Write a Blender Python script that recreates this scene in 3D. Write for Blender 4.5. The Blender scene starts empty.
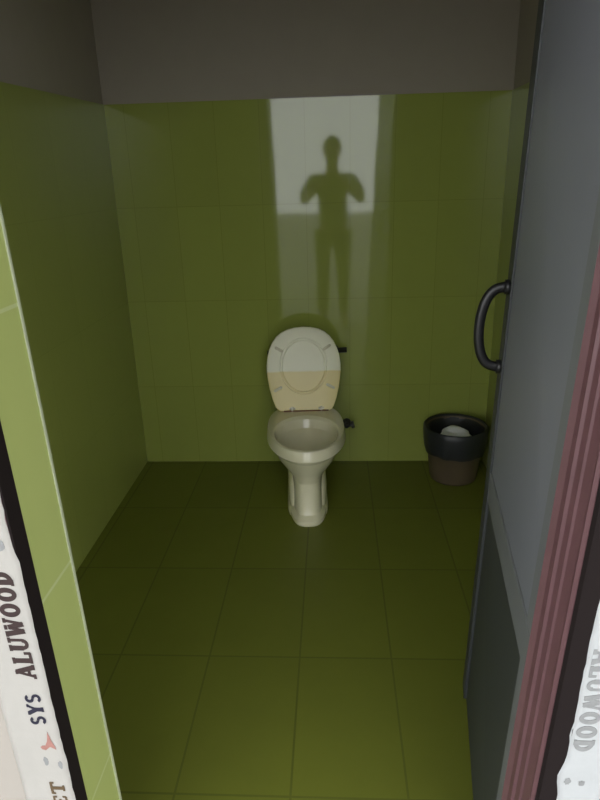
import bpy, bmesh, math, random
from mathutils import Vector, Matrix
random.seed(7)
PI = math.pi
scene = bpy.context.scene
C = scene.collection

# ------------------------------------------------------------------ room figures
W, DEPTH, HT, HC = 1.819, 2.13, 1.784, 2.62      # width, depth, tile height, ceiling
FY = -2.30                                        # outer face of the front wall / frame
LEAN = 0.042                                      # the right jamb and door stand slightly out of plumb

# ------------------------------------------------------------------ materials
def new_mat(name):
    m = bpy.data.materials.new(name); m.use_nodes = True
    nt = m.node_tree; b = nt.nodes['Principled BSDF']
    return m, nt, b

def plain(name, col, rough=0.5, metal=0.0, spec=0.5, var=0.06, scale=9.0, bump=0.0, bscale=60.0, coat=0.0):
    m, nt, b = new_mat(name)
    b.inputs['Roughness'].default_value = rough; b.inputs['Metallic'].default_value = metal
    b.inputs['Specular IOR Level'].default_value = spec
    b.inputs['Coat Weight'].default_value = coat
    tc = nt.nodes.new('ShaderNodeTexCoord')
    n = nt.nodes.new('ShaderNodeTexNoise'); n.inputs['Scale'].default_value = scale; n.inputs['Detail'].default_value = 5
    nt.links.new(tc.outputs['Object'], n.inputs['Vector'])
    mx = nt.nodes.new('ShaderNodeMix'); mx.data_type = 'RGBA'
    mx.inputs['A'].default_value = tuple(c*(1-var) for c in col)+(1,)
    mx.inputs['B'].default_value = tuple(min(1, c*(1+var)) for c in col)+(1,)
    nt.links.new(n.outputs['Fac'], mx.inputs['Factor'])
    nt.links.new(mx.outputs['Result'], b.inputs['Base Color'])
    if bump:
        n2 = nt.nodes.new('ShaderNodeTexNoise'); n2.inputs['Scale'].default_value = bscale; n2.inputs['Detail'].default_value = 4
        nt.links.new(tc.outputs['Object'], n2.inputs['Vector'])
        bp = nt.nodes.new('ShaderNodeBump'); bp.inputs['Strength'].default_value = bump; bp.inputs['Distance'].default_value = 0.004
        nt.links.new(n2.outputs['Fac'], bp.inputs['Height']); nt.links.new(bp.outputs['Normal'], b.inputs['Normal'])
    return m

def tiles(name, axes, size, off, col, grout, rough, gw=0.004, ripple=0.15, var=0.05, spec=0.5):
    """glazed tiles on a plane: axes = the two object-space axes that span the surface"""
    m, nt, b = new_mat(name)
    N, L = nt.nodes.new, nt.links.new
    b.inputs['Roughness'].default_value = rough; b.inputs['Specular IOR Level'].default_value = spec
    tc = N('ShaderNodeTexCoord'); sp = N('ShaderNodeSeparateXYZ'); L(tc.outputs['Object'], sp.inputs[0])
    cells, dists = [], []
    for ax, s, o in zip(axes, size, off):
        a = N('ShaderNodeMath'); a.operation = 'SUBTRACT'; L(sp.outputs[ax], a.inputs[0]); a.inputs[1].default_value = o
        d = N('ShaderNodeMath'); d.operation = 'DIVIDE'; L(a.outputs[0], d.inputs[0]); d.inputs[1].default_value = s
        fl = N('ShaderNodeMath'); fl.operation = 'FLOOR'; L(d.outputs[0], fl.inputs[0]); cells.append(fl)
        fr = N('ShaderNodeMath'); fr.operation = 'FRACT'; L(d.outputs[0], fr.inputs[0])
        pp = N('ShaderNodeMath'); pp.operation = 'PINGPONG'; L(d.outputs[0], pp.inputs[0]); pp.inputs[1].default_value = 0.5
        ml = N('ShaderNodeMath'); ml.operation = 'MULTIPLY'; L(pp.outputs[0], ml.inputs[0]); ml.inputs[1].default_value = s
        dists.append(ml)
    mn = N('ShaderNodeMath'); mn.operation = 'MINIMUM'; L(dists[0].outputs[0], mn.inputs[0]); L(dists[1].outputs[0], mn.inputs[1])
    edge = N('ShaderNodeMapRange'); edge.interpolation_type = 'SMOOTHSTEP'
    edge.inputs['From Min'].default_value = gw*0.35; edge.inputs['From Max'].default_value = gw*0.65
    L(mn.outputs[0], edge.inputs['Value'])
    cv = N('ShaderNodeCombineXYZ'); L(cells[0].outputs[0], cv.inputs[0]); L(cells[1].outputs[0], cv.inputs[1])
    wn = N('ShaderNodeTexWhiteNoise'); wn.noise_dimensions = '3D'; L(cv.outputs[0], wn.inputs['Vector'])
    nz = N('ShaderNodeTexNoise'); nz.inputs['Scale'].default_value = 7; nz.inputs['Detail'].default_value = 7; nz.inputs['Roughness'].default_value = 0.65
    L(tc.outputs['Object'], nz.inputs['Vector'])
    av = N('ShaderNodeMix'); av.data_type = 'FLOAT'; av.inputs['Factor'].default_value = 0.65
    L(wn.outputs['Value'], av.inputs['A']); L(nz.outputs['Fac'], av.inputs['B'])
    mx = N('ShaderNodeMix'); mx.data_type = 'RGBA'
    mx.inputs['A'].default_value = tuple(c*(1-var) for c in col)+(1,)
    mx.inputs['B'].default_value = tuple(min(1, c*(1+var)) for c in col)+(1,)
    L(av.outputs['Result'], mx.inputs['Factor'])
    gm = N('ShaderNodeMix'); gm.data_type = 'RGBA'; gm.inputs['A'].default_value = tuple(grout)+(1,)
    L(edge.outputs['Result'], gm.inputs['Factor']); L(mx.outputs['Result'], gm.inputs['B'])
    L(gm.outputs['Result'], b.inputs['Base Color'])
    # gentle waviness of the glaze, plus the recess of the joints
    mp = N('ShaderNodeMapping'); mp.inputs['Scale'].default_value = (3.0, 3.0, 1.2); L(tc.outputs['Object'], mp.inputs['Vector'])
    n2 = N('ShaderNodeTexNoise'); n2.inputs['Scale'].default_value = 2.2; n2.inputs['Detail'].default_value = 1; L(mp.outputs[0], n2.inputs['Vector'])
    ad = N('ShaderNodeMath'); ad.operation = 'MULTIPLY_ADD'; L(edge.outputs['Result'], ad.inputs[0]); ad.inputs[1].default_value = 0.12; L(n2.outputs['Fac'], ad.inputs[2])
    bp = N('ShaderNodeBump'); bp.inputs['Strength'].default_value = ripple; bp.inputs['Distance'].default_value = 0.01
    L(ad.outputs[0], bp.inputs['Height']); L(bp.outputs['Normal'], b.inputs['Normal'])
    return m

GREEN = (0.315, 0.362, 0.080)
M = {}
M['tile_back'] = tiles('back_wall_tile', (0, 2), (0.205, 0.45), (0.907, HT), GREEN, (0.265, 0.305, 0.062), 0.05, 0.003, 0.03, 0.07)
M['tile_side'] = tiles('side_wall_tile', (1, 2), (0.30, 0.45), (-2.13, HT), GREEN, (0.28, 0.325, 0.062), 0.30, 0.003, 0.05, 0.07)
M['tile_reveal'] = tiles('reveal_tile', (1, 2), (0.40, 0.455), (-0.10, 0.375), (0.43, 0.495, 0.165), (0.52, 0.58, 0.28), 0.35, 0.006, 0.06)
M['tile_floor'] = tiles('floor_tile', (0, 1), (0.293, 0.475), (0.913, -1.455), (0.165, 0.187, 0.024), (0.115, 0.13, 0.018), 0.5, 0.006, 0.10, 0.14)
M['paint'] = plain('upper_wall_paint', (0.36, 0.32, 0.26), 0.85, var=0.05, bump=0.15, bscale=30)
M['ceiling'] = plain('ceiling_paint', (0.50, 0.48, 0.43), 0.9)
M['plaster'] = plain('outer_plaster', (0.36, 0.33, 0.295), 0.7, var=0.05, scale=4, bump=0.05)
M['ground'] = plain('outside_concrete', (0.18, 0.172, 0.155), 0.85, var=0.15, scale=3, bump=0.3)
M['ceramic'] = plain('glazed_ceramic', (0.83, 0.79, 0.56), 0.22, var=0.02, coat=0.3)
M['bumper'] = plain('cream_bumper', (0.70, 0.66, 0.46), 0.5)
M['water'] = plain('bowl_water', (0.45, 0.45, 0.36), 0.05, var=0.02)
M['hinge'] = plain('white_nylon', (0.72, 0.68, 0.56), 0.4)
M['black_plastic'] = plain('black_plastic', (0.012, 0.012, 0.013), 0.38, var=0.1)
M['dark_metal'] = plain('dark_pipe', (0.035, 0.035, 0.03), 0.5)
M['bag'] = plain('black_bin_liner', (0.022, 0.024, 0.027), 0.42, var=0.2, bump=0.6, bscale=25)
M['bin'] = plain('brown_plastic', (0.115, 0.085, 0.05), 0.5, var=0.1)
M['paper'] = plain('tissue_paper', (0.82, 0.82, 0.82), 0.9, bump=0.4, bscale=40)
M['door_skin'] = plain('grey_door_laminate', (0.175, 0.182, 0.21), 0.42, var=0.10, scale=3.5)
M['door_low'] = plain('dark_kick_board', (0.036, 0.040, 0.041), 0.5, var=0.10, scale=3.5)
M['door_edge'] = plain('grey_door_rail', (0.145, 0.152, 0.158), 0.45, var=0.08)
M['burgundy'] = plain('burgundy_woodgrain', (0.115, 0.055, 0.062), 0.38, var=0.2, scale=14)
M['gasket_and_shade'] = plain('black_rubber_and_shade', (0.010, 0.006, 0.006), 0.8, spec=0.2)  # rubber on the right jamb; on the left it stands for shade
M['film'] = plain('white_film', (0.41, 0.395, 0.37), 0.35, var=0.05, scale=25, bump=0.25, bscale=45)
M['film_old'] = plain('worn_white_film', (0.45, 0.465, 0.475), 0.4, var=0.07, scale=30, bump=0.4, bscale=55)
M['ink_brown'] = plain('brown_ink', (0.034, 0.018, 0.017), 0.6, var=0.25, scale=80)
M['ink_navy'] = plain('navy_ink', (0.014, 0.013, 0.032), 0.6, var=0.25, scale=80)
M['ink_red'] = plain('faded_red_ink', (0.35, 0.17, 0.145), 0.6, var=0.3, scale=90)
M['ink_grey'] = plain('faded_grey_ink', (0.25, 0.255, 0.258), 0.6, var=0.25, scale=90)
M['ink_ochre'] = plain('ochre_ink', (0.11, 0.072, 0.035), 0.6, var=0.25, scale=90)
M['edge_trim'] = plain('pale_edge_trim', (0.46, 0.50, 0.34), 0.4)
M['skin'] = plain('skin', (0.30, 0.17, 0.11), 0.55)
M['shirt'] = plain('dark_cloth', (0.06, 0.07, 0.08), 0.9)
M['trousers'] = plain('dark_trousers', (0.035, 0.037, 0.045), 0.9)
M['hair'] = plain('dark_hair', (0.012, 0.010, 0.009), 0.7)

def lid_mat():
    """cream seat lid, its lower half discoloured with a crisp tide line"""
    m, nt, b = new_mat('cream_lid'); N, L = nt.nodes.new, nt.links.new
    b.inputs['Roughness'].default_value = 0.32
    tc = N('ShaderNodeTexCoord'); sp = N('ShaderNodeSeparateXYZ'); L(tc.outputs['Object'], sp.inputs[0])
    nz = N('ShaderNodeTexNoise'); nz.inputs['Scale'].default_value = 12; L(tc.outputs['Object'], nz.inputs['Vector'])
    ad = N('ShaderNodeMath'); ad.operation = 'MULTIPLY_ADD'; L(nz.outputs['Fac'], ad.inputs[0]); ad.inputs[1].default_value = 0.012; L(sp.outputs[2], ad.inputs[2])
    mr = N('ShaderNodeMapRange'); mr.interpolation_type = 'SMOOTHSTEP'
    mr.inputs['From Min'].default_value = 0.193; mr.inputs['From Max'].default_value = 0.204
    L(ad.outputs[0], mr.inputs['Value'])
    mx = N('ShaderNodeMix'); mx.data_type = 'RGBA'
    mx.inputs['A'].default_value = (0.80, 0.68, 0.29, 1); mx.inputs['B'].default_value = (0.86, 0.85, 0.63, 1)
    L(mr.outputs['Result'], mx.inputs['Factor']); L(mx.outputs['Result'], b.inputs['Base Color'])
    return m
M['lid'] = lid_mat()

# ------------------------------------------------------------------ helpers
def link(name, bm, mat, parent=None, smooth=False, kind=None, bevel=0.0, local=False):
    """one mesh object; verts are given in world space and shifted to the parent's origin (unless local)"""
    bmesh.ops.recalc_face_normals(bm, faces=bm.faces[:])
    if parent is not None and not local:
        bmesh.ops.translate(bm, verts=bm.verts[:], vec=-parent.matrix_basis.translation)
    me = bpy.data.meshes.new(name); bm.to_mesh(me); bm.free()
    for p in me.polygons: p.use_smooth = bool(smooth)
    if smooth == 'crisp': me.set_sharp_from_angle(angle=0.42)
    o = bpy.data.objects.new(name, me); C.objects.link(o)
    o.data.materials.append(M[mat] if isinstance(mat, str) else mat)
    if parent is not None: o.parent = parent
    if kind: o['kind'] = kind
    if bevel:
        md = o.modifiers.new('bevel', 'BEVEL'); md.width = bevel; md.segments = 3; md.limit_method = 'ANGLE'; md.angle_limit = 0.6
        for p in me.polygons: p.use_smooth = True
        wn = o.modifiers.new('wn', 'WEIGHTED_NORMAL'); wn.keep_sharp = True
    return o

def thing(name, label, cat, loc, group=None):
    o = bpy.data.objects.new(name, None); C.objects.link(o); o.location = loc
    o.empty_display_size = 0.05
    o['label'] = label; o['category'] = cat
    if group: o['group'] = group
    return o

def setting(name, loc):
    o = bpy.data.objects.new(name, None); C.objects.link(o); o.location = loc; o['kind'] = 'structure'; o.empty_display_size = 0.05
    return o

def box(bm, x0, x1, y0, y1, z0, z1):
    vs = [bm.verts.new((x, y, z)) for z in (z0, z1) for y in (y0, y1) for x in (x0, x1)]
    for f in ((0, 2, 3, 1), (4, 5, 7, 6), (0, 1, 5, 4), (2, 6, 7, 3), (0, 4, 6, 2), (1, 3, 7, 5)):
        bm.faces.new([vs[i] for i in f])
    return vs

def prism(bm, pts, d0, d1, fn):
    """closed outline pts (u, v) swept from depth d0 to d1; fn(u, v, d) gives the position"""
    a = [bm.verts.new(fn(u, v, d0)) for u, v in pts]; b = [bm.verts.new(fn(u, v, d1)) for u, v in pts]
    n = len(pts)
    bm.faces.new(a); bm.faces.new(b[::-1])
    for i in range(n): bm.faces.new((a[i], b[i], b[(i+1) % n], a[(i+1) % n]))

def loft(bm, rings, cap0=True, cap1=True):
    vr = [[bm.verts.new(p) for p in r] for r in rings]
    n = len(vr[0])
    for a, b in zip(vr, vr[1:]):
        for i in range(n): bm.faces.new((a[i], a[(i+1) % n], b[(i+1) % n], b[i]))
    if cap0: bm.faces.new(vr[0][::-1])
    if cap1: bm.faces.new(vr[-1])
    return vr

def tube(bm, pts, r, n=12, squash=1.0):
    pts = [Vector(p) for p in pts]; rings = []
    up = None
    for i, p in enumerate(pts):
        t = (pts[min(i+1, len(pts)-1)]-pts[max(i-1, 0)]).normalized()
        if up is None:
            up = Vector((0, 0, 1)) if abs(t.z) < 0.9 else Vector((0, 1, 0))
        a = t.cross(up).normalized(); b = a.cross(t).normalized(); up = b
        rr = r[i] if isinstance(r, (list, tuple)) else r
        rings.append([p+a*rr*math.cos(2*PI*k/n)+b*rr*squash*math.sin(2*PI*k/n) for k in range(n)])
    loft(bm, rings)

# ------------------------------------------------------------------ the setting
bm = bmesh.new(); box(bm, -0.12, W+0.12, FY, 0.12, -0.08, 0); link('floor', bm, 'tile_floor', kind='structure')
bm = bmesh.new(); box(bm, -0.12, W+0.12, FY, 0.12, HC, HC+0.08); link('ceiling', bm, 'ceiling', kind='structure')

wb = setting('wall_back', (0, 0, 0))
bm = bmesh.new(); box(bm, -0.12, W+0.12, 0, 0.12, 0, HT); link('tiled_dado', bm, 'tile_back', wb)
bm = bmesh.new(); box(bm, -0.12, W+0.12, 0.004, 0.12, HT, HC); link('painted_plaster', bm, 'paint', wb)

# left wall: the tiled part ends a little lower towards the door
wl = setting('wall_left', (0, 0, 0))
zl = HT-0.06
def sidewall(x0, x1, ya, za, yb, zb, lo, hi, bm):
    v = [(x0, ya, lo[0]), (x0, yb, lo[1]), (x0, yb, hi[1]), (x0, ya, hi[0])]
    a = [bm.verts.new(p) for p in v]; b = [bm.verts.new((x1, p[1], p[2])) for p in v]
    bm.faces.new(a); bm.faces.new(b[::-1])
    for i in range(4): bm.faces.new((a[i], b[i], b[(i+1) % 4], a[(i+1) % 4]))
bm = bmesh.new(); sidewall(0, -0.12, 0, 0, -DEPTH, 0, (0, 0), (HT, zl), bm); link('tiled_dado', bm, 'tile_side', wl)
bm = bmesh.new(); sidewall(-0.004, -0.12, 0, 0, -DEPTH, 0, (HT, zl), (HC, HC), bm); link('painted_plaster', bm, 'paint', wl)
wr = setting('wall_right', (W, 0, 0))
bm = bmesh.new(); box(bm, W, W+0.12, -DEPTH, 0, 0, HT); link('tiled_dado', bm, 'tile_side', wr)
bm = bmesh.new(); box(bm, W+0.004, W+0.12, -DEPTH, 0, HT, HC); link('painted_plaster', bm, 'paint', wr)

# front wall with the doorway: the left cheek is tiled, the frame sits flush with the outer face
XL, XR, ZD = 0.578, 1.43, 2.16
XF = XL+0.011                                     # the left jamb stands a little proud of the tiling
LL_ = 0.022                                       # and the whole left side is a little out of plumb too
def shear(bm):
    for v in bm.verts: v.co.x -= LL_*(v.co.z-0.25)
wf = setting('wall_front', (0, FY, 0))
bm = bmesh.new(); box(bm, -2.6, XL-0.10, FY+0.003, -DEPTH-0.012, 0, 2.9)
box(bm, XL-0.0475, XL-0.0125, FY+0.039, -DEPTH-0.012, 0, ZD); box(bm, XL-0.14, XL-0.0475, FY+0.002, -DEPTH-0.012, 0, ZD); shear(bm)
box(bm, XL-0.15, XR+0.06, FY+0.003, -DEPTH-0.012, ZD, 2.9)
box(bm, XR+0.05, W+2.6, FY+0.003, -DEPTH-0.012, 0, 2.9)
link('plaster', bm, 'plaster', wf)
bm = bmesh.new(); box(bm, XL-0.012, XL, FY+0.036, -DEPTH, 0, ZD); shear(bm)
link('reveal_tiling', bm, 'tile_reveal', wf)
bm = bmesh.new(); box(bm, -0.12, XL-0.060, -DEPTH-0.012, -DEPTH, 0, HT); box(bm, XR+0.05, W+0.12, -DEPTH-0.012, -DEPTH, 0, HT)
link('tiled_dado', bm, 'tile_side', wf)
# pale edge strip on the tiled corner
bm = bmesh.new(); box(bm, XL-0.004, XL+0.002, -DEPTH-0.004, -DEPTH+0.003, 0, ZD); shear(bm)
link('trim_3', bm, 'edge_trim', kind='structure', bevel=0.001)

# the ground outside the doorway, and an unseen slab added to cut overhead daylight
bm = bmesh.new(); box(bm, -14, 16, -24, FY, -0.10, -0.02); link('ground', bm, 'ground', kind='structure')

bm = bmesh.new(); box(bm, -4.5, 6.5, -3.9, FY, 2.50, 2.62); link('added_shade_slab', bm, 'ceiling', kind='structure')

# ---------------------------------------------------------------- door frame
def lean(x, z): return x+LEAN*(z-0.90)
def leanl(x, z): return x-LL_*(z-0.25)
bm = bmesh.new()                                   # left jamb: a flat aluminium section
box(bm, XF-0.057, XF-0.003, FY, FY+0.036, 0, ZD); shear(bm)
link('trim_1', bm, 'burgundy', kind='structure', bevel=0.0015)
bm = bmesh.new()
box(bm, XF-0.003, XF, FY+0.0005, FY+0.036, 0, ZD); shear(bm)  # near-black facing: shade on the burgundy inner side, put into the colour
# right jamb: stepped section, extruded along the leaning direction
prof = [(1.344, -2.226), (1.350, -2.236), (1.351, -2.248), (1.3555, -2.251), (1.3575, -2.264), (1.361, -2.266), (1.365, -2.284),
        (1.3645, -2.289), (1.368, -2.293), (1.400, -2.297), (1.402, FY), (1.465, FY), (1.465, -2.226)]
link('gasket_and_shade', bm, 'gasket_and_shade', bpy.data.objects['trim_1'])
bm = bmesh.new()
rings = [[(lean(x, z), y, z) for x, y in prof] for z in (0, ZD+0.04)]
loft(bm, rings); link('trim_2', bm, 'burgundy', kind='structure')
tr = bpy.data.objects['trim_2']
bm = bmesh.new()
loft(bm, [[(lean(x, z), y, z) for x, y in [(1.3695, -2.2945), (1.402, -2.2985), (1.4025, FY-0.0008), (1.373, FY-0.0008)]] for z in (0, ZD+0.03)])
link('gasket_and_shade', bm, 'gasket_and_shade', tr)
bm = bmesh.new(); box(bm, XL-0.10, 1.52, FY, FY+0.036, ZD, ZD+0.06); link('trim_4', bm, 'burgundy', kind='structure', bevel=0.0015)

# ---------------------------------------------------------------- the door, swung inwards
hx, hy = 1.3475, -2.217
ang = math.asin(0.1244)
DW, DH, TH = 0.655, 2.06, 0.040
def dpos(u, z, d):           # u along the door from the hinge, d away from the visible face
    return (hx+(0.040-0.016*u/DW)*(z-0.9)+u*math.sin(ang)+d*math.cos(ang), hy+u*math.cos(ang)-d*math.sin(ang), z)
def dbox(bm, u0, u1, z0, z1, d0, d1):
    vs = [bm.verts.new(dpos(u, z, d)) for z in (z0, z1) for d in (d0, d1) for u in (u0, u1)]
    for f in ((0, 2, 3, 1), (4, 5, 7, 6), (0, 1, 5, 4), (2, 6, 7, 3), (0, 4, 6, 2), (1, 3, 7, 5)):
        bm.faces.new([vs[i] for i in f])
dr = setting('door_1', (hx, hy, 0))
bm = bmesh.new(); dbox(bm, 0, DW, 0.74, DH-0.09, 0.006, TH-0.006); link('upper_panel', bm, 'door_skin', dr)
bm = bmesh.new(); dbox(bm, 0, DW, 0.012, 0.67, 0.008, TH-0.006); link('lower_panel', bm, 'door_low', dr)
bm = bmesh.new(); dbox(bm, 0.0, DW, 0.665, 0.745, 0.002, TH-0.002); link('middle_rail', bm, 'door_edge', dr, bevel=0.004)
bm = bmesh.new(); dbox(bm, 0.0, DW, DH-0.10, DH, 0.0, TH); link('top_rail', bm, 'door_edge', dr, bevel=0.003)
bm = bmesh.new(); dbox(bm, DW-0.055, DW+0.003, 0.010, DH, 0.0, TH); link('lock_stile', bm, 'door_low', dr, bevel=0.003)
bm = bmesh.new(); dbox(bm, -0.003, 0.05, 0.010, DH, 0.003, TH); link('hinge_stile', bm, 'door_edge', dr, bevel=0.003)
# arched pull handle
bm = bmesh.new()
hu, hz0, hz1 = DW-0.035, 1.015, 1.205
path = []
for i in range(25):
    t = i/24
    z = hz0+(hz1-hz0)*(0.5-0.5*math.cos(PI*t)*1.0)
    d = -0.060*(math.sin(PI*t)**0.6 if 0 < t < 1 else 0)
    path.append(dpos(hu, z, d+0.002))
tube(bm, path, [0.0115]+[0.0095]*23+[0.0115], 14, 1.25)
for z in (hz0, hz1):
    tube(bm, [dpos(hu, z, 0.003), dpos(hu, z, -0.010)], 0.017, 16)
link('handle', bm, 'black_plastic', dr, smooth=True)

# ---------------------------------------------------------------- printed protective film on the frame
_layer = [0]
def ink():                                          # every stroke a hair higher than the one before, so overlaps stay clean
    _layer[0] = (_layer[0]+1) % 9
    return 0.00020+0.00003*_layer[0]
def stroke(bm, P, a, b, w, fn, t=None):
    t = t or ink()
    a = Vector(a); b = Vector(b); d = (b-a).normalized(); n = Vector((-d.y, d.x))*w/2
    prism(bm, [tuple(a-n), tuple(b-n), tuple(b+n), tuple(a+n)], 0, t, fn)
def ring(bm, cx, cy, rx, ry, w, fn, a0=0, a1=2*PI, n=28, t=None):
    t = t or ink()
    full = abs(a1-a0-2*PI) < 1e-6
    k = n if full else n+1
    def P(r1, r2, d): return [bm.verts.new(fn(cx+r1*math.cos(a0+(a1-a0)*i/n), cy+r2*math.sin(a0+(a1-a0)*i/n), d)) for i in range(k)]
    o0, i0, o1, i1 = P(rx, ry, 0), P(rx-w, ry-w*0.8, 0), P(rx, ry, t), P(rx-w, ry-w*0.8, t)
    for i in range(n if full else n):
        j = (i+1) % k
        for q in ((o1[i], o1[j], i1[j], i1[i]), (o0[i], i0[i], i0[j], o0[j]), (o0[i], o0[j], o1[j], o1[i]), (i0[i], i1[i], i1[j], i0[j])):
            bm.faces.new(q)
    if not full:
        for i in (0, n): bm.faces.new((o0[i], o1[i], i1[i], i0[i]))
def letter(bm, ch, x, w, h, fn):
    """heavy slab-serif capitals in a w x h cell whose lower left corner is (x, 0)"""
    T, t, s = h*0.29, h*0.16, h*0.15
    def S(a, b, wd): stroke(bm, None, (x+a[0]*w, a[1]*h), (x+b[0]*w, b[1]*h), wd, fn)
    def slab(c, y, l=0.40): S((c-l/2, y), (c+l/2, y), s)
    if ch == 'A':
        S((0.14, 0.06), (0.50, 0.97), t); S((0.50, 0.97), (0.84, 0.06), T); S((0.28, 0.32), (0.72, 0.32), t)
        slab(0.14, 0.06, 0.36); slab(0.84, 0.06, 0.40); slab(0.46, 0.95, 0.26)
    elif ch == 'L':
        S((0.30, 0.05), (0.30, 0.95), T); slab(0.30, 0.94, 0.50); S((0.06, 0.065), (0.94, 0.065), s); S((0.90, 0.02), (0.90, 0.36), t)
    elif ch == 'U':
        S((0.22, 0.95), (0.22, 0.30), T); S((0.80, 0.95), (0.80, 0.30), t)
        ring(bm, x+0.50*w, 0.32*h, 0.40*w, 0.32*h, T*0.75, fn, PI, 2*PI, 16); slab(0.22, 0.94, 0.44); slab(0.80, 0.94, 0.38)
    elif ch == 'W':
        S((0.12, 0.94), (0.30, 0.03), T); S((0.30, 0.03), (0.50, 0.80), t); S((0.50, 0.80), (0.70, 0.03), T); S((0.70, 0.03), (0.90, 0.94), t)
        slab(0.12, 0.94, 0.32); slab(0.90, 0.94, 0.26); slab(0.50, 0.94, 0.26)
    elif ch == 'O':
        ring(bm, x+0.50*w, 0.50*h, 0.48*w, 0.51*h, T*0.95, fn)
    elif ch == 'D':
        S((0.26, 0.03), (0.26, 0.97), T); ring(bm, x+0.26*w, 0.5*h, 0.68*w, 0.5*h, T*0.9, fn, -PI/2, PI/2, 18)
        slab(0.22, 0.94, 0.42); slab(0.22, 0.06, 0.42)
    elif ch == 'S':
        ring(bm, x+0.48*w, 0.72*h, 0.40*w, 0.28*h, T*0.75, fn, 0.15*PI, 1.5*PI, 18)
        ring(bm, x+0.50*w, 0.29*h, 0.42*w, 0.29*h, T*0.75, fn, -0.85*PI, 0.5*PI, 18)
    elif ch == 'Y':
        S((0.14, 0.95), (0.50, 0.45), T); S((0.86, 0.95), (0.50, 0.45), t); S((0.50, 0.50), (0.50, 0.04), T)
        slab(0.50, 0.06, 0.44); slab(0.14, 0.94, 0.34); slab(0.86, 0.94, 0.30)
    elif ch == 'T':
        S((0.5, 0.04), (0.5, 0.94), T); S((0.04, 0.92), (0.96, 0.92), s*1.2); slab(0.5, 0.06, 0.44); S((0.08, 0.95), (0.08, 0.70), t); S((0.92, 0.95), (0.92, 0.70), t)
    elif ch == 'E':
        S((0.26, 0.04), (0.26, 0.96), T); S((0.1, 0.93), (0.9, 0.93), s); S((0.1, 0.07), (0.9, 0.07), s); S((0.3, 0.5), (0.7, 0.5), s)
        S((0.88, 0.95), (0.88, 0.70), t); S((0.88, 0.05), (0.88, 0.30), t)
    elif ch == 'M':
        S((0.14, 0.04), (0.14, 0.95), t); S((0.14, 0.92), (0.5, 0.12), T); S((0.5, 0.12), (0.86, 0.92), t); S((0.86, 0.04), (0.86, 0.95), T)
        slab(0.14, 0.06, 0.3); slab(0.86, 0.06, 0.34)
def word(bm, txt, length, h, fn, widths=None):
    ws = [{'W': 1.25, 'L': 0.9, 'M': 1.2}.get(c, 1.0) for c in txt]; k = length/sum(ws); x = 0
    for c, w in zip(txt, ws):
        letter(bm, c, x+0.05*k*w, w*k*0.92, h, fn); x += w*k
def blob(bm, cx, cy, rx, ry, fn, n=14, seed=0, jag=0.18, t=None):
    t = t or ink()
    rr = random.Random(seed)
    prism(bm, [(cx+rx*math.cos(2*PI*i/n)*(1+rr.uniform(-jag, jag)), cy+ry*math.sin(2*PI*i/n)*(1+rr.uniform(-jag, jag))) for i in range(n)], 0, t, fn)

def film(name, label, inner, x_out, zs, mat, sgn, leanit):
    """thin sheet on the front of a jamb; inner(z) = its ragged free edge; a raised crease runs near the outer edge"""
    L = lean if leanit else leanl
    t = thing(name, label, 'film', (L(x_out, 0.9), FY, 0.0))
    bm = bmesh.new(); n = 150; rr = random.Random(5 if leanit else 3)
    fr, bk = [], []
    prevj = 0
    for i in range(n+1):
        z = zs[0]+(zs[1]-zs[0])*i/n
        prevj = prevj*0.6+rr.uniform(-0.0012, 0.0012)
        xi = inner(z)+prevj
        row, rowb = [], []
        for k in range(8):
            f = k/7
            x = x_out+(xi-x_out)*f
            puff = 0.0008+0.0003*math.sin(z*41+f*5)*math.sin(f*PI)+0.0032*math.exp(-((f-0.16)/0.08)**2)+rr.uniform(0, 0.0001)
            row.append(bm.verts.new((L(x, z), FY-puff, z))); 
        fr.append(row)
        bk.append((bm.verts.new((L(x_out, z), FY-0.0001, z)), bm.verts.new((L(xi, z), FY-0.0001, z))))
    for a, b in zip(fr, fr[1:]):
        for k in range(7): bm.faces.new((a[k], a[k+1], b[k+1], b[k]))
    for (a, b), (c, d), ra, rb in zip(bk, bk[1:], fr, fr[1:]):
        bm.faces.new((a, c, d, b)); bm.faces.new((a, ra[0], rb[0], c)); bm.faces.new((b, d, rb[7], ra[7]))
    bm.faces.new([bk[0][0], bk[0][1]]+fr[0][::-1]); bm.faces.new([bk[-1][0], bk[-1][1]]+fr[-1][::-1])
    link('sheet', bm, mat, t, smooth=True)
    return t

# left: reads upwards, letter tops towards the wall
ft = film('protective_film', 'white printed film with dark brown lettering reading upward on left jamb',
          lambda z: XF+0.0005-0.003*max(0, min(1, (z-0.945)/0.02)), XF-0.085, (0.02, 2.12), 'film', 1, False)
FT = FY-0.0014
def lf(z0, xb):  return lambda u, v, d: (leanl(xb+LL_*(0.70-0.25)-v, z0+u), FT-d, z0+u)
bm = bmesh.new(); word(bm, 'ALUWOOD', 0.200, 0.031, lf(0.729, 0.5650)); link('lettering', bm, 'ink_brown', ft)
bm = bmesh.new(); word(bm, 'SYS', 0.068, 0.026, lf(0.633, 0.5630)); link('small_lettering', bm, 'ink_navy', ft)
bm = bmesh.new(); word(bm, 'MET', 0.100, 0.024, lf(0.410, 0.5660)); link('lower_lettering', bm, 'ink_ochre', ft)
fn = lf(0.590, 0.5680)
bm = bmesh.new(); prism(bm, [(-0.008, 0.0), (-0.004, 0.0), (0.012, 0.005), (0.030, 0.008), (0.010, 0.012), (-0.006, 0.020), (-0.010, 0.018), (-0.002, 0.009)], 0, 0.00025, fn)
blob(bm, -0.004, 0.020, 0.005, 0.005, fn, seed=4); link('red_emblem', bm, 'ink_red', ft)
bm = bmesh.new(); blob(bm, 0.556-0.590, 0.022, 0.010, 0.004, fn, seed=1); blob(bm, 0.548-0.590, -0.001, 0.008, 0.004, fn, seed=2)
link('faint_mark', bm, 'ink_grey', ft)
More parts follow.
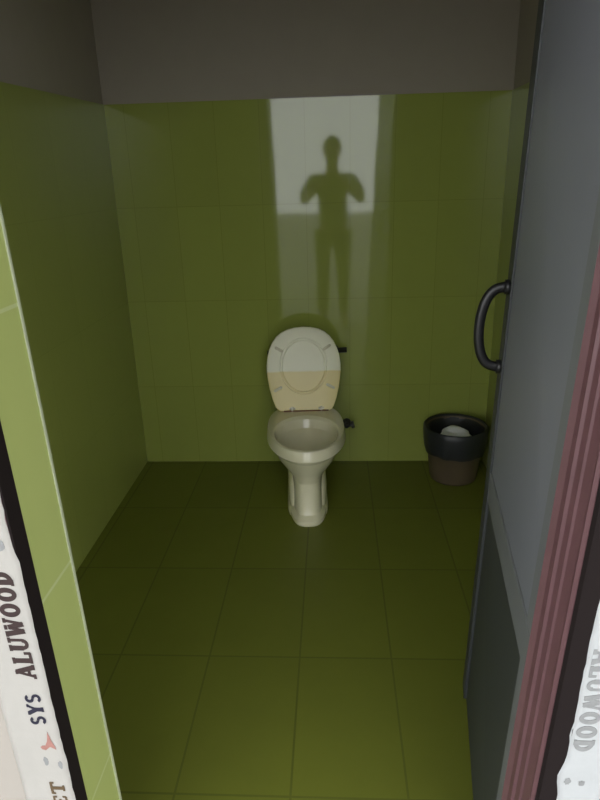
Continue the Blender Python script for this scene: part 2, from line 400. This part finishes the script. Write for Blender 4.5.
fn = lf(0.972, 0.5600)
bm = bmesh.new()
for a in range(3):
    aa = a*2*PI/3+0.5; blob(bm, 0.011*math.cos(aa), 0.014+0.011*math.sin(aa), 0.0105, 0.0085, fn, seed=10+a, jag=0.12)
link('trefoil_emblem', bm, 'ink_grey', ft)
bm = bmesh.new(); blob(bm, 0.037, 0.006, 0.005, 0.004, fn, seed=21); link('red_fleck', bm, 'ink_red', ft)

# right: reads downwards, faded
fr_ = film('protective_film', 'white worn film with faded grey lettering reading downward on hinge-side jamb',
           lambda z: 1.4005-0.004*max(0, min(1, (0.62-z)/0.09))-0.003*math.sin(z*60)*max(0, min(1, (0.66-z)/0.05)), 1.468, (0.02, 2.12), 'film_old', -1, True)
def rf(z0, xb): return lambda u, v, d: (lean(xb+v, z0-u), FT-d, z0-u)
bm = bmesh.new(); word(bm, 'ALUWOOD', 0.200, 0.031, rf(0.802, 1.4075)); link('lettering', bm, 'ink_grey', fr_)
bm = bmesh.new(); word(bm, 'SYS', 0.06, 0.026, rf(0.915, 1.409)); link('small_lettering', bm, 'ink_grey', fr_)
fn = rf(0.540, 1.405)
bm = bmesh.new(); blob(bm, 0, 0.006, 0.008, 0.005, fn, seed=31, jag=.25); blob(bm, 0.004, 0.028, 0.006, 0.005, fn, seed=32, jag=.25); link('faint_mark', bm, 'ink_grey', fr_)

# ---------------------------------------------------------------- toilet
tw = thing('toilet', 'white ceramic pedestal toilet with its stained cream lid raised', 'toilet', (0.872, 0.0, 0.0))
tw.rotation_euler = (0, 0, 0.065)
def tl(u, v, z): return (u, -v, z)                 # u sideways, v out from the wall
def egg(a, vf, vb, z, n=48, p=2.0, pb=None, mid=None):
    m = mid if mid is not None else vb+(vf-vb)*0.46
    out = []
    for i in range(n):
        th = 2*PI*i/n; c, s = math.cos(th), math.sin(th)
        q = p if s > 0 else (pb or p)
        x = a*math.copysign(abs(c)**(2/q), c); y = math.copysign(abs(s)**(2/q), s)
        out.append(tl(x, m+(vf-m)*y if s > 0 else m+(m-vb)*y, z))
    return out
bm = bmesh.new()
R = [egg(0.083, 0.672, 0.22, 0.0, p=3.0), egg(0.086, 0.676, 0.22, 0.008, p=3.0), egg(0.085, 0.675, 0.22, 0.026, p=3.0), egg(0.078, 0.666, 0.22, 0.036, p=3.0),
     egg(0.068, 0.652, 0.22, 0.045, p=3.4), egg(0.066, 0.642, 0.22, 0.07, p=3.8), egg(0.066, 0.634, 0.22, 0.15, p=3.6), egg(0.070, 0.630, 0.22, 0.186, p=3.0),
     egg(0.083, 0.640, 0.22, 0.212, p=2.6), egg(0.109, 0.664, 0.22, 0.244, p=2.3), egg(0.136, 0.698, 0.22, 0.284, p=2.15), egg(0.152, 0.722, 0.21, 0.320, p=2.1, pb=2.3),
     egg(0.159, 0.736, 0.20, 0.342, p=2.05, pb=2.4), egg(0.160, 0.740, 0.20, 0.350, p=2.05, pb=2.4), egg(0.175, 0.764, 0.19, 0.3525, p=2.05, pb=2.5),
     egg(0.178, 0.768, 0.185, 0.357, p=2.05, pb=2.5), egg(0.174, 0.761, 0.185, 0.393, p=2.05, pb=2.5), egg(0.171, 0.758, 0.187, 0.400, p=2.05, pb=2.5), egg(0.164, 0.752, 0.191, 0.4025, p=2.05, pb=2.5),
     egg(0.146, 0.744, 0.350, 0.4025), egg(0.141, 0.739, 0.356, 0.399), egg(0.138, 0.735, 0.368, 0.391), egg(0.134, 0.729, 0.386, 0.354),
     egg(0.142, 0.740, 0.352, 0.353), egg(0.142, 0.738, 0.352, 0.338), egg(0.126, 0.706, 0.360, 0.305), egg(0.098, 0.658, 0.37, 0.265), egg(0.070, 0.602, 0.38, 0.225), egg(0.05, 0.56, 0.39, 0.17)]
loft(bm, R)
# trapway sides behind the column, and the outlet towards the wall
def rrect(a, v0, v1, z, n=32, p=6): return [tl(a*math.copysign(abs(math.cos(2*PI*i/n))**(2/p), math.cos(2*PI*i/n)), (v0+v1)/2+(v1-v0)/2*math.copysign(abs(math.sin(2*PI*i/n))**(2/p), math.sin(2*PI*i/n)), z) for i in range(n)]
loft(bm, [rrect(0.094, 0.12, 0.585, 0.0), rrect(0.095, 0.12, 0.588, 0.015), rrect(0.092, 0.13, 0.580, 0.026), rrect(0.086, 0.14, 0.568, 0.034), rrect(0.089, 0.14, 0.566, 0.09),
          rrect(0.091, 0.13, 0.564, 0.125, p=5), rrect(0.088, 0.14, 0.556, 0.150, p=4), rrect(0.078, 0.16, 0.540, 0.172, p=3.5), rrect(0.060, 0.18, 0.52, 0.19, p=3)])
tube(bm, [tl(0, 0.20, 0.17), tl(0, 0.10, 0.185), tl(0, 0.0, 0.185)], 0.052, 24)
link('bowl', bm, 'ceramic', tw, smooth='crisp', local=True)
bm = bmesh.new(); wv = [bm.verts.new(p) for p in egg(0.070, 0.607, 0.375, 0.232)]; bm.faces.new(wv)
wr2 = bmesh.ops.extrude_face_region(bm, geom=bm.faces[:]); bmesh.ops.translate(bm, verts=[g for g in wr2['geom'] if isinstance(g, bmesh.types.BMVert)], vec=(0, 0, -0.004))
link('water', bm, 'water', tw, local=True)

# lid in its own frame: origin at the hinge line, x sideways, z up the lid, y = -(front)
LL = 0.408; lean_a = math.atan2(0.135, 0.385)
half = [(0.000, 0.112), (0.006, 0.124), (0.02, 0.135), (0.062, 0.149), (0.11, 0.161), (0.15, 0.167), (0.19, 0.1715), (0.225, 0.1715), (0.265, 0.167), (0.30, 0.158), (0.335, 0.143), (0.362, 0.124), (0.383, 0.100), (0.397, 0.072), (0.405, 0.040), (0.408, 0.0)]
outl = [(w*1.03, h) for h, w in half]+[(-w*1.03, h) for h, w in half[-2::-1]]+[(-0.086+0.0215*i, 0.0) for i in range(9)]
def scaled(k, kz=None): return [(x*k, LL*0.48+(z-LL*0.48)*(kz or k)) for x, z in outl]
def oval(a, b, n=len(outl)):
    out = []
    for x, z in outl:
        th = math.atan2((z-0.212)/LL, x/0.36); out.append((a*math.cos(th), 0.217+b*math.sin(th)))
    return out
bm = bmesh.new()
lr = []
def lring(pts, y): return [(x, y, z) for x, z in pts]
lr = [lring(oval(0.0005, 0.0005), 0.016), lring(scaled(0.80), 0.016), lring(scaled(0.96), 0.012), lring(scaled(0.995), 0.004), lring(scaled(1.0), -0.003), lring(scaled(0.985), -0.009), lring(scaled(0.965), -0.0095),
      lring(oval(0.116, 0.138), -0.0095), lring(oval(0.1145, 0.1365), -0.0060), lring(oval(0.1115, 0.1335), -0.0060), lring(oval(0.110, 0.132), -0.0115), lring(oval(0.104, 0.126), -0.0115), lring(oval(0.100, 0.122), -0.0085), lring(oval(0.0005, 0.0005), -0.0085)]
loft(bm, lr)
lid = link('lid', bm, 'lid', tw, smooth='crisp', local=True)
lid.scale = (1, 1, 0.985); lid.location = (0.0, -0.285, 0.401); lid.rotation_euler = (-lean_a, 0, 0)
bpos = [(-0.115, 0.300, 0.55), (0.112, 0.304, -0.55+PI), (-0.125, 0.108, -0.5+PI), (0.125, 0.116, 0.5)]
for x, z, a in bpos:
    bm = bmesh.new()
    d = Vector((math.cos(-a), 0, math.sin(-a)))*0.016
    p = Vector((x, -0.006, z))
    rings = []
    for yy, k in ((-0.006, 1.0), (-0.014, 1.0), (-0.017, 0.7)):
        rg = []
        n = 20
        for i in range(n):
            th = 2*PI*i/n
            e = Vector((math.cos(th)*0.0065*k, 0, math.sin(th)*0.0065*k)); e = Matrix.Rotation(0, 3, 'Y') @ e
            rg.append(Vector((x, yy, z))+e+d*(1 if e.dot(d) > 0 else -1)*k)
        rings.append(rg)
    loft(bm, rings)
    bo = link('bumper', bm, 'bumper', lid, smooth=False, local=True, bevel=0.0015)
for x in (-0.060, 0.078):
    bm = bmesh.new()
    tube(bm, [(x, -0.291, 0.4015), (x, -0.291, 0.412), (x, -0.289, 0.424)], [0.0085, 0.007, 0.0055], 14)
    tube(bm, [(x-0.014, -0.289, 0.414), (x+0.014, -0.289, 0.414)], 0.0055, 12)
    link('hinge', bm, 'hinge', tw, smooth=True, local=True)
bm = bmesh.new(); tube(bm, [(-0.100, -0.296, 0.4055), (0.112, -0.296, 0.4055)], 0.0032, 10); link('hinge_rod', bm, plain('rusty_rod', (0.24, 0.10, 0.045), 0.6), tw, smooth=True, local=True)

# dark wall bar behind the lid, angle valve beside the bowl
o = thing('wall_bar', 'dark bar on green back wall, ends showing behind raised toilet lid', 'bar', (0.895, 0, 0.625))
bm = bmesh.new(); tube(bm, [(0.697, -0.045, 0.622), (1.095, -0.045, 0.634)], 0.013, 14); link('rod', bm, 'dark_metal', o, smooth=True)
for x in (0.76, 1.03):
    bm = bmesh.new(); tube(bm, [(x, 0.0, 0.628), (x, -0.045, 0.628)], 0.010, 12); tube(bm, [(x, 0.0, 0.628), (x, -0.006, 0.628)], 0.024, 18); link('bracket', bm, 'dark_metal', o, smooth=True)
o = thing('angle_valve', 'small dark water valve on back wall right of toilet bowl', 'valve', (1.095, 0, 0.224))
bm = bmesh.new(); tube(bm, [(1.095, 0, 0.224), (1.095, -0.008, 0.224)], 0.024, 20); tube(bm, [(1.095, 0, 0.224), (1.095, -0.055, 0.224)], 0.011, 14)
tube(bm, [(1.095, -0.04, 0.224), (1.060, -0.04, 0.228)], 0.008, 12); link('valve_body', bm, 'dark_metal', o, smooth=True)
bm = bmesh.new(); tube(bm, [(1.095, -0.048, 0.224), (1.125, -0.052, 0.232)], 0.008, 12)
tube(bm, [(1.118, -0.052, 0.231), (1.132, -0.053, 0.235)], [0.020, 0.018], 10); link('valve_knob', bm, 'black_plastic', o, smooth=False, bevel=0.002)

# ---------------------------------------------------------------- bin
bc = Vector((1.628, -0.185, 0))
bn = thing('waste_bin', 'round brown bin lined with black bag in right back corner', 'bin', tuple(bc))
def circ(r, z, n=56, j=0.0, seed=0, k=9):
    rr = random.Random(seed); ph = [rr.uniform(0, 2*PI) for _ in range(4)]
    return [(bc.x+math.cos(t)*r*(1+j*(math.sin(k*t+ph[0])+0.6*math.sin((k+4)*t+ph[1]))), bc.y+math.sin(t)*r*(1+j*(math.sin(k*t+ph[0])+0.6*math.sin((k+4)*t+ph[1]))), z+j*0.06*math.sin(3*t+ph[2])) for t in (2*PI*i/n for i in range(n))]
bm = bmesh.new()
loft(bm, [circ(0.106, 0), circ(0.112, 0.004), circ(0.117, 0.02), circ(0.141, 0.255), circ(0.148, 0.26), circ(0.150, 0.272), circ(0.146, 0.278), circ(0.141, 0.274), circ(0.137, 0.25), circ(0.110, 0.012)])
link('body', bm, 'bin', bn, smooth=True)
bm = bmesh.new()
loft(bm, [circ(0.143, 0.152, j=.030, seed=3), circ(0.147, 0.168, j=.022, seed=3), circ(0.153, 0.20, j=.014, seed=3), circ(0.157, 0.25, j=.010, seed=3), circ(0.156, 0.279, j=.006, seed=3), circ(0.151, 0.285, j=.003, seed=3), circ(0.145, 0.282, j=.003, seed=3),
          circ(0.134, 0.25, j=.010, seed=5), circ(0.126, 0.18, j=.02, seed=5), circ(0.112, 0.10, j=.03, seed=5), circ(0.07, 0.075, j=.04, seed=5), circ(0.01, 0.07)], cap0=False)
link('bag', bm, 'bag', bn, smooth=True)

def crumple(name, label, c, rx, ry, rz, seed):
    bm = bmesh.new(); bmesh.ops.create_icosphere(bm, subdivisions=4, radius=1)
    rr = random.Random(seed); dirs = [Vector((rr.uniform(-1, 1), rr.uniform(-1, 1), rr.uniform(-1, 1))).normalized() for _ in range(26)]
    for v in bm.verts:
        n = v.co.normalized(); k = 1.0
        for i, d in enumerate(dirs):
            q = n.dot(d)
            if q > 0.7: k += (0.22 if i % 2 else -0.20)*((q-0.7)/0.3)
        v.co = Vector((n.x*rx*k+c[0], n.y*ry*k+c[1], n.z*rz*k+c[2]))
    o = link(name, bm, 'paper', smooth=False); o['label'] = label; o['category'] = 'paper'
    return o
crumple('crumpled_paper', 'crumpled white paper lying on black bag inside the bin', (1.628, -0.200, 0.246), 0.064, 0.046, 0.030, 11)

# ---------------------------------------------------------------- the person taking the picture (mirrored in the glazed wall)
PX, PY, PZ = 1.031, -3.40, -0.02
pn = thing('person', 'person in dark clothes holding up a phone, reflected in glossy back wall', 'person', (PX, PY, PZ))
def skin(name, verts, edges, radii, mat, root=0, sub=2):
    bm = bmesh.new(); ly = bm.verts.layers.skin.verify()
    vs = [bm.verts.new(p) for p in verts]
    for i, r in enumerate(radii):
        vs[i][ly].radius = r if isinstance(r, tuple) else (r, r); vs[i][ly].use_root = (i == root)
    for i, j in edges: bm.edges.new((vs[i], vs[j]))
    me = bpy.data.meshes.new(name); bm.to_mesh(me); bm.free()
    o = bpy.data.objects.new(name, me); C.objects.link(o); o.parent = pn
    md = o.modifiers.new('skin', 'SKIN'); md.use_smooth_shade = True; md.branch_smoothing = 0.4
    if sub: sd = o.modifiers.new('sub', 'SUBSURF'); sd.levels = sub; sd.render_levels = sub
    me.materials.append(M[mat]); return o
def chainset(chains, base, baser):
    """chains start at a vertex index of base"""
    V, E, Rr = list(base[0]), list(base[1]), list(baser)
    for st, pts in chains:
        prev = st
        for p, r in pts:
            V.append(p); Rr.append(r); E.append((prev, len(V)-1)); prev = len(V)-1
    return V, E, Rr
sp_ = [((0, 0, .96), (.15, .11)), ((0, .0, 1.10), (.14, .10)), ((0, -.01, 1.28), (.165, .11)), ((0, -.01, 1.43), (.13, .09)), ((0, .0, 1.52), .055), ((0, .02, 1.60), .06), ((0, .035, 1.70), (.078, .095)), ((0, .02, 1.78), (.07, .085))]
base = ([p for p, r in sp_], [(i, i+1) for i in range(len(sp_)-1)])
ch = [(6, [((0, .128, 1.685), .018)])]
for s_ in (-1, 1):
    ch.append((0, [((s_*.095, 0, .90), .088), ((s_*.105, .015, .50), .058), ((s_*.11, -.01, .10), .042), ((s_*.115, .06, .045), .042), ((s_*.12, .16, .035), .035)]))
    ch.append((3, [((s_*.185, .0, 1.445), .062), ((s_*.285, .07, 1.235), .045), ((s_*.17, .24, 1.35), .036), ((s_*.085, .325, 1.435), .026), ((s_*.060, .345, 1.460), (.030, .018))]))
    ch.append((6, [((s_*.088, .03, 1.69), .016)]))
V, E_, Rr = chainset(ch, base, [r for p, r in sp_])
body = skin('body', V, E_, Rr, 'skin')
for s_ in (-1, 1):                                   # fingers closed along the edge of the phone, thumbs behind it
    for k in range(4):
        z0 = 1.435+0.017*k; l = (0.85, 1.0, 0.95, 0.75)[k]
        fv = [(s_*.062, .342, z0), (s_*(.062-.006), .342+.020*l, z0+.004), (s_*(.052-.004), .342+.034*l, z0+.006), (s_*.036, .342+.036*l, z0+.008)]
        skin('finger', fv, [(0, 1), (1, 2), (2, 3)], [.0095, .009, .008, .007], 'skin', sub=1)
    skin('thumb', [(s_*.066, .322, 1.440), (s_*.048, .326, 1.462), (s_*.022, .334, 1.480)], [(0, 1), (1, 2)], [.012, .0105, .008], 'skin', sub=1)
    bm = bmesh.new(); bmesh.ops.create_uvsphere(bm, u_segments=12, v_segments=8, radius=0.011)
    bmesh.ops.translate(bm, verts=bm.verts[:], vec=(s_*.032, .113, 1.705)); link('eye', bm, 'paper', pn, smooth=True, local=True)
sh = [((0, 0, .93), (.165, .125)), ((0, .0, 1.10), (.155, .115)), ((0, -.01, 1.28), (.18, .125)), ((0, -.01, 1.43), (.14, .10)), ((0, 0, 1.495), .068)]
ch = []
for s_ in (-1, 1): ch.append((3, [((s_*.187, .0, 1.447), .075), ((s_*.283, .066, 1.245), .060)]))
V, E_, Rr = chainset(ch, ([p for p, r in sh], [(i, i+1) for i in range(4)]), [r for p, r in sh]); skin('shirt', V, E_, Rr, 'shirt')
V, E_, Rr = chainset([(0, [((s_*.097, 0, .88), .102), ((s_*.105, .013, .50), .076), ((s_*.11, -.01, .11), .064)]) for s_ in (-1, 1)], ([(0, 0, .97)], []), [(.16, .12)]); skin('trousers', V, E_, Rr, 'trousers')
bm = bmesh.new(); bmesh.ops.create_uvsphere(bm, u_segments=24, v_segments=16, radius=1)
bmesh.ops.delete(bm, geom=[v for v in bm.verts if v.co.z < -0.35+0.75*max(0, v.co.y)], context='VERTS')
for v in bm.verts: v.co = Vector((v.co.x*.092, v.co.y*.108+.012, v.co.z*.115+1.725))
link('hair', bm, 'hair', pn, smooth=True, local=True)

# ---------------------------------------------------------------- light and camera
w = bpy.data.worlds.new('sky'); scene.world = w; w.use_nodes = True
bg = w.node_tree.nodes['Background']; bg.inputs['Color'].default_value = (0.96, 0.98, 0.99, 1); bg.inputs['Strength'].default_value = 1.0

cam = bpy.data.cameras.new('camera'); co = bpy.data.objects.new('camera', cam); C.objects.link(co)
f, pitch, yaw, roll = 616.76, 0.3478, -0.05907, -0.02865
cam.sensor_fit = 'HORIZONTAL'; cam.sensor_width = 36; cam.lens = f*36/600; cam.clip_start = 0.01
fw = Vector((math.sin(yaw)*math.cos(pitch), math.cos(yaw)*math.cos(pitch), -math.sin(pitch)))
rt = Vector((math.cos(yaw), -math.sin(yaw), 0)); up = rt.cross(fw)
rt, up = rt*math.cos(roll)+up*math.sin(roll), up*math.cos(roll)-rt*math.sin(roll)
mw = Matrix((rt, up, -fw)).transposed().to_4x4(); mw.translation = (1.0309, -3.0352, 1.4552)
co.matrix_world = mw
scene.camera = co
# the phone itself, its back camera looking along the same axis
bm = bmesh.new(); box(bm, -0.0370, 0.0370, -0.140, 0.014, 0.006, 0.0135)
ph = link('smartphone', bm, 'black_plastic', bevel=0.003); ph.matrix_world = mw
ph['label'] = 'black phone held up by the person reflected in the wall tiles'; ph['category'] = 'phone'
scene.view_settings.view_transform = 'Standard'; scene.view_settings.look = 'None'
scene.view_settings.exposure = 2.2; scene.view_settings.gamma = 1.0
scene.view_settings.use_curve_mapping = False
scene.cycles.use_denoising = True
scene.cycles.diffuse_bounces = 6; scene.cycles.max_bounces = 12
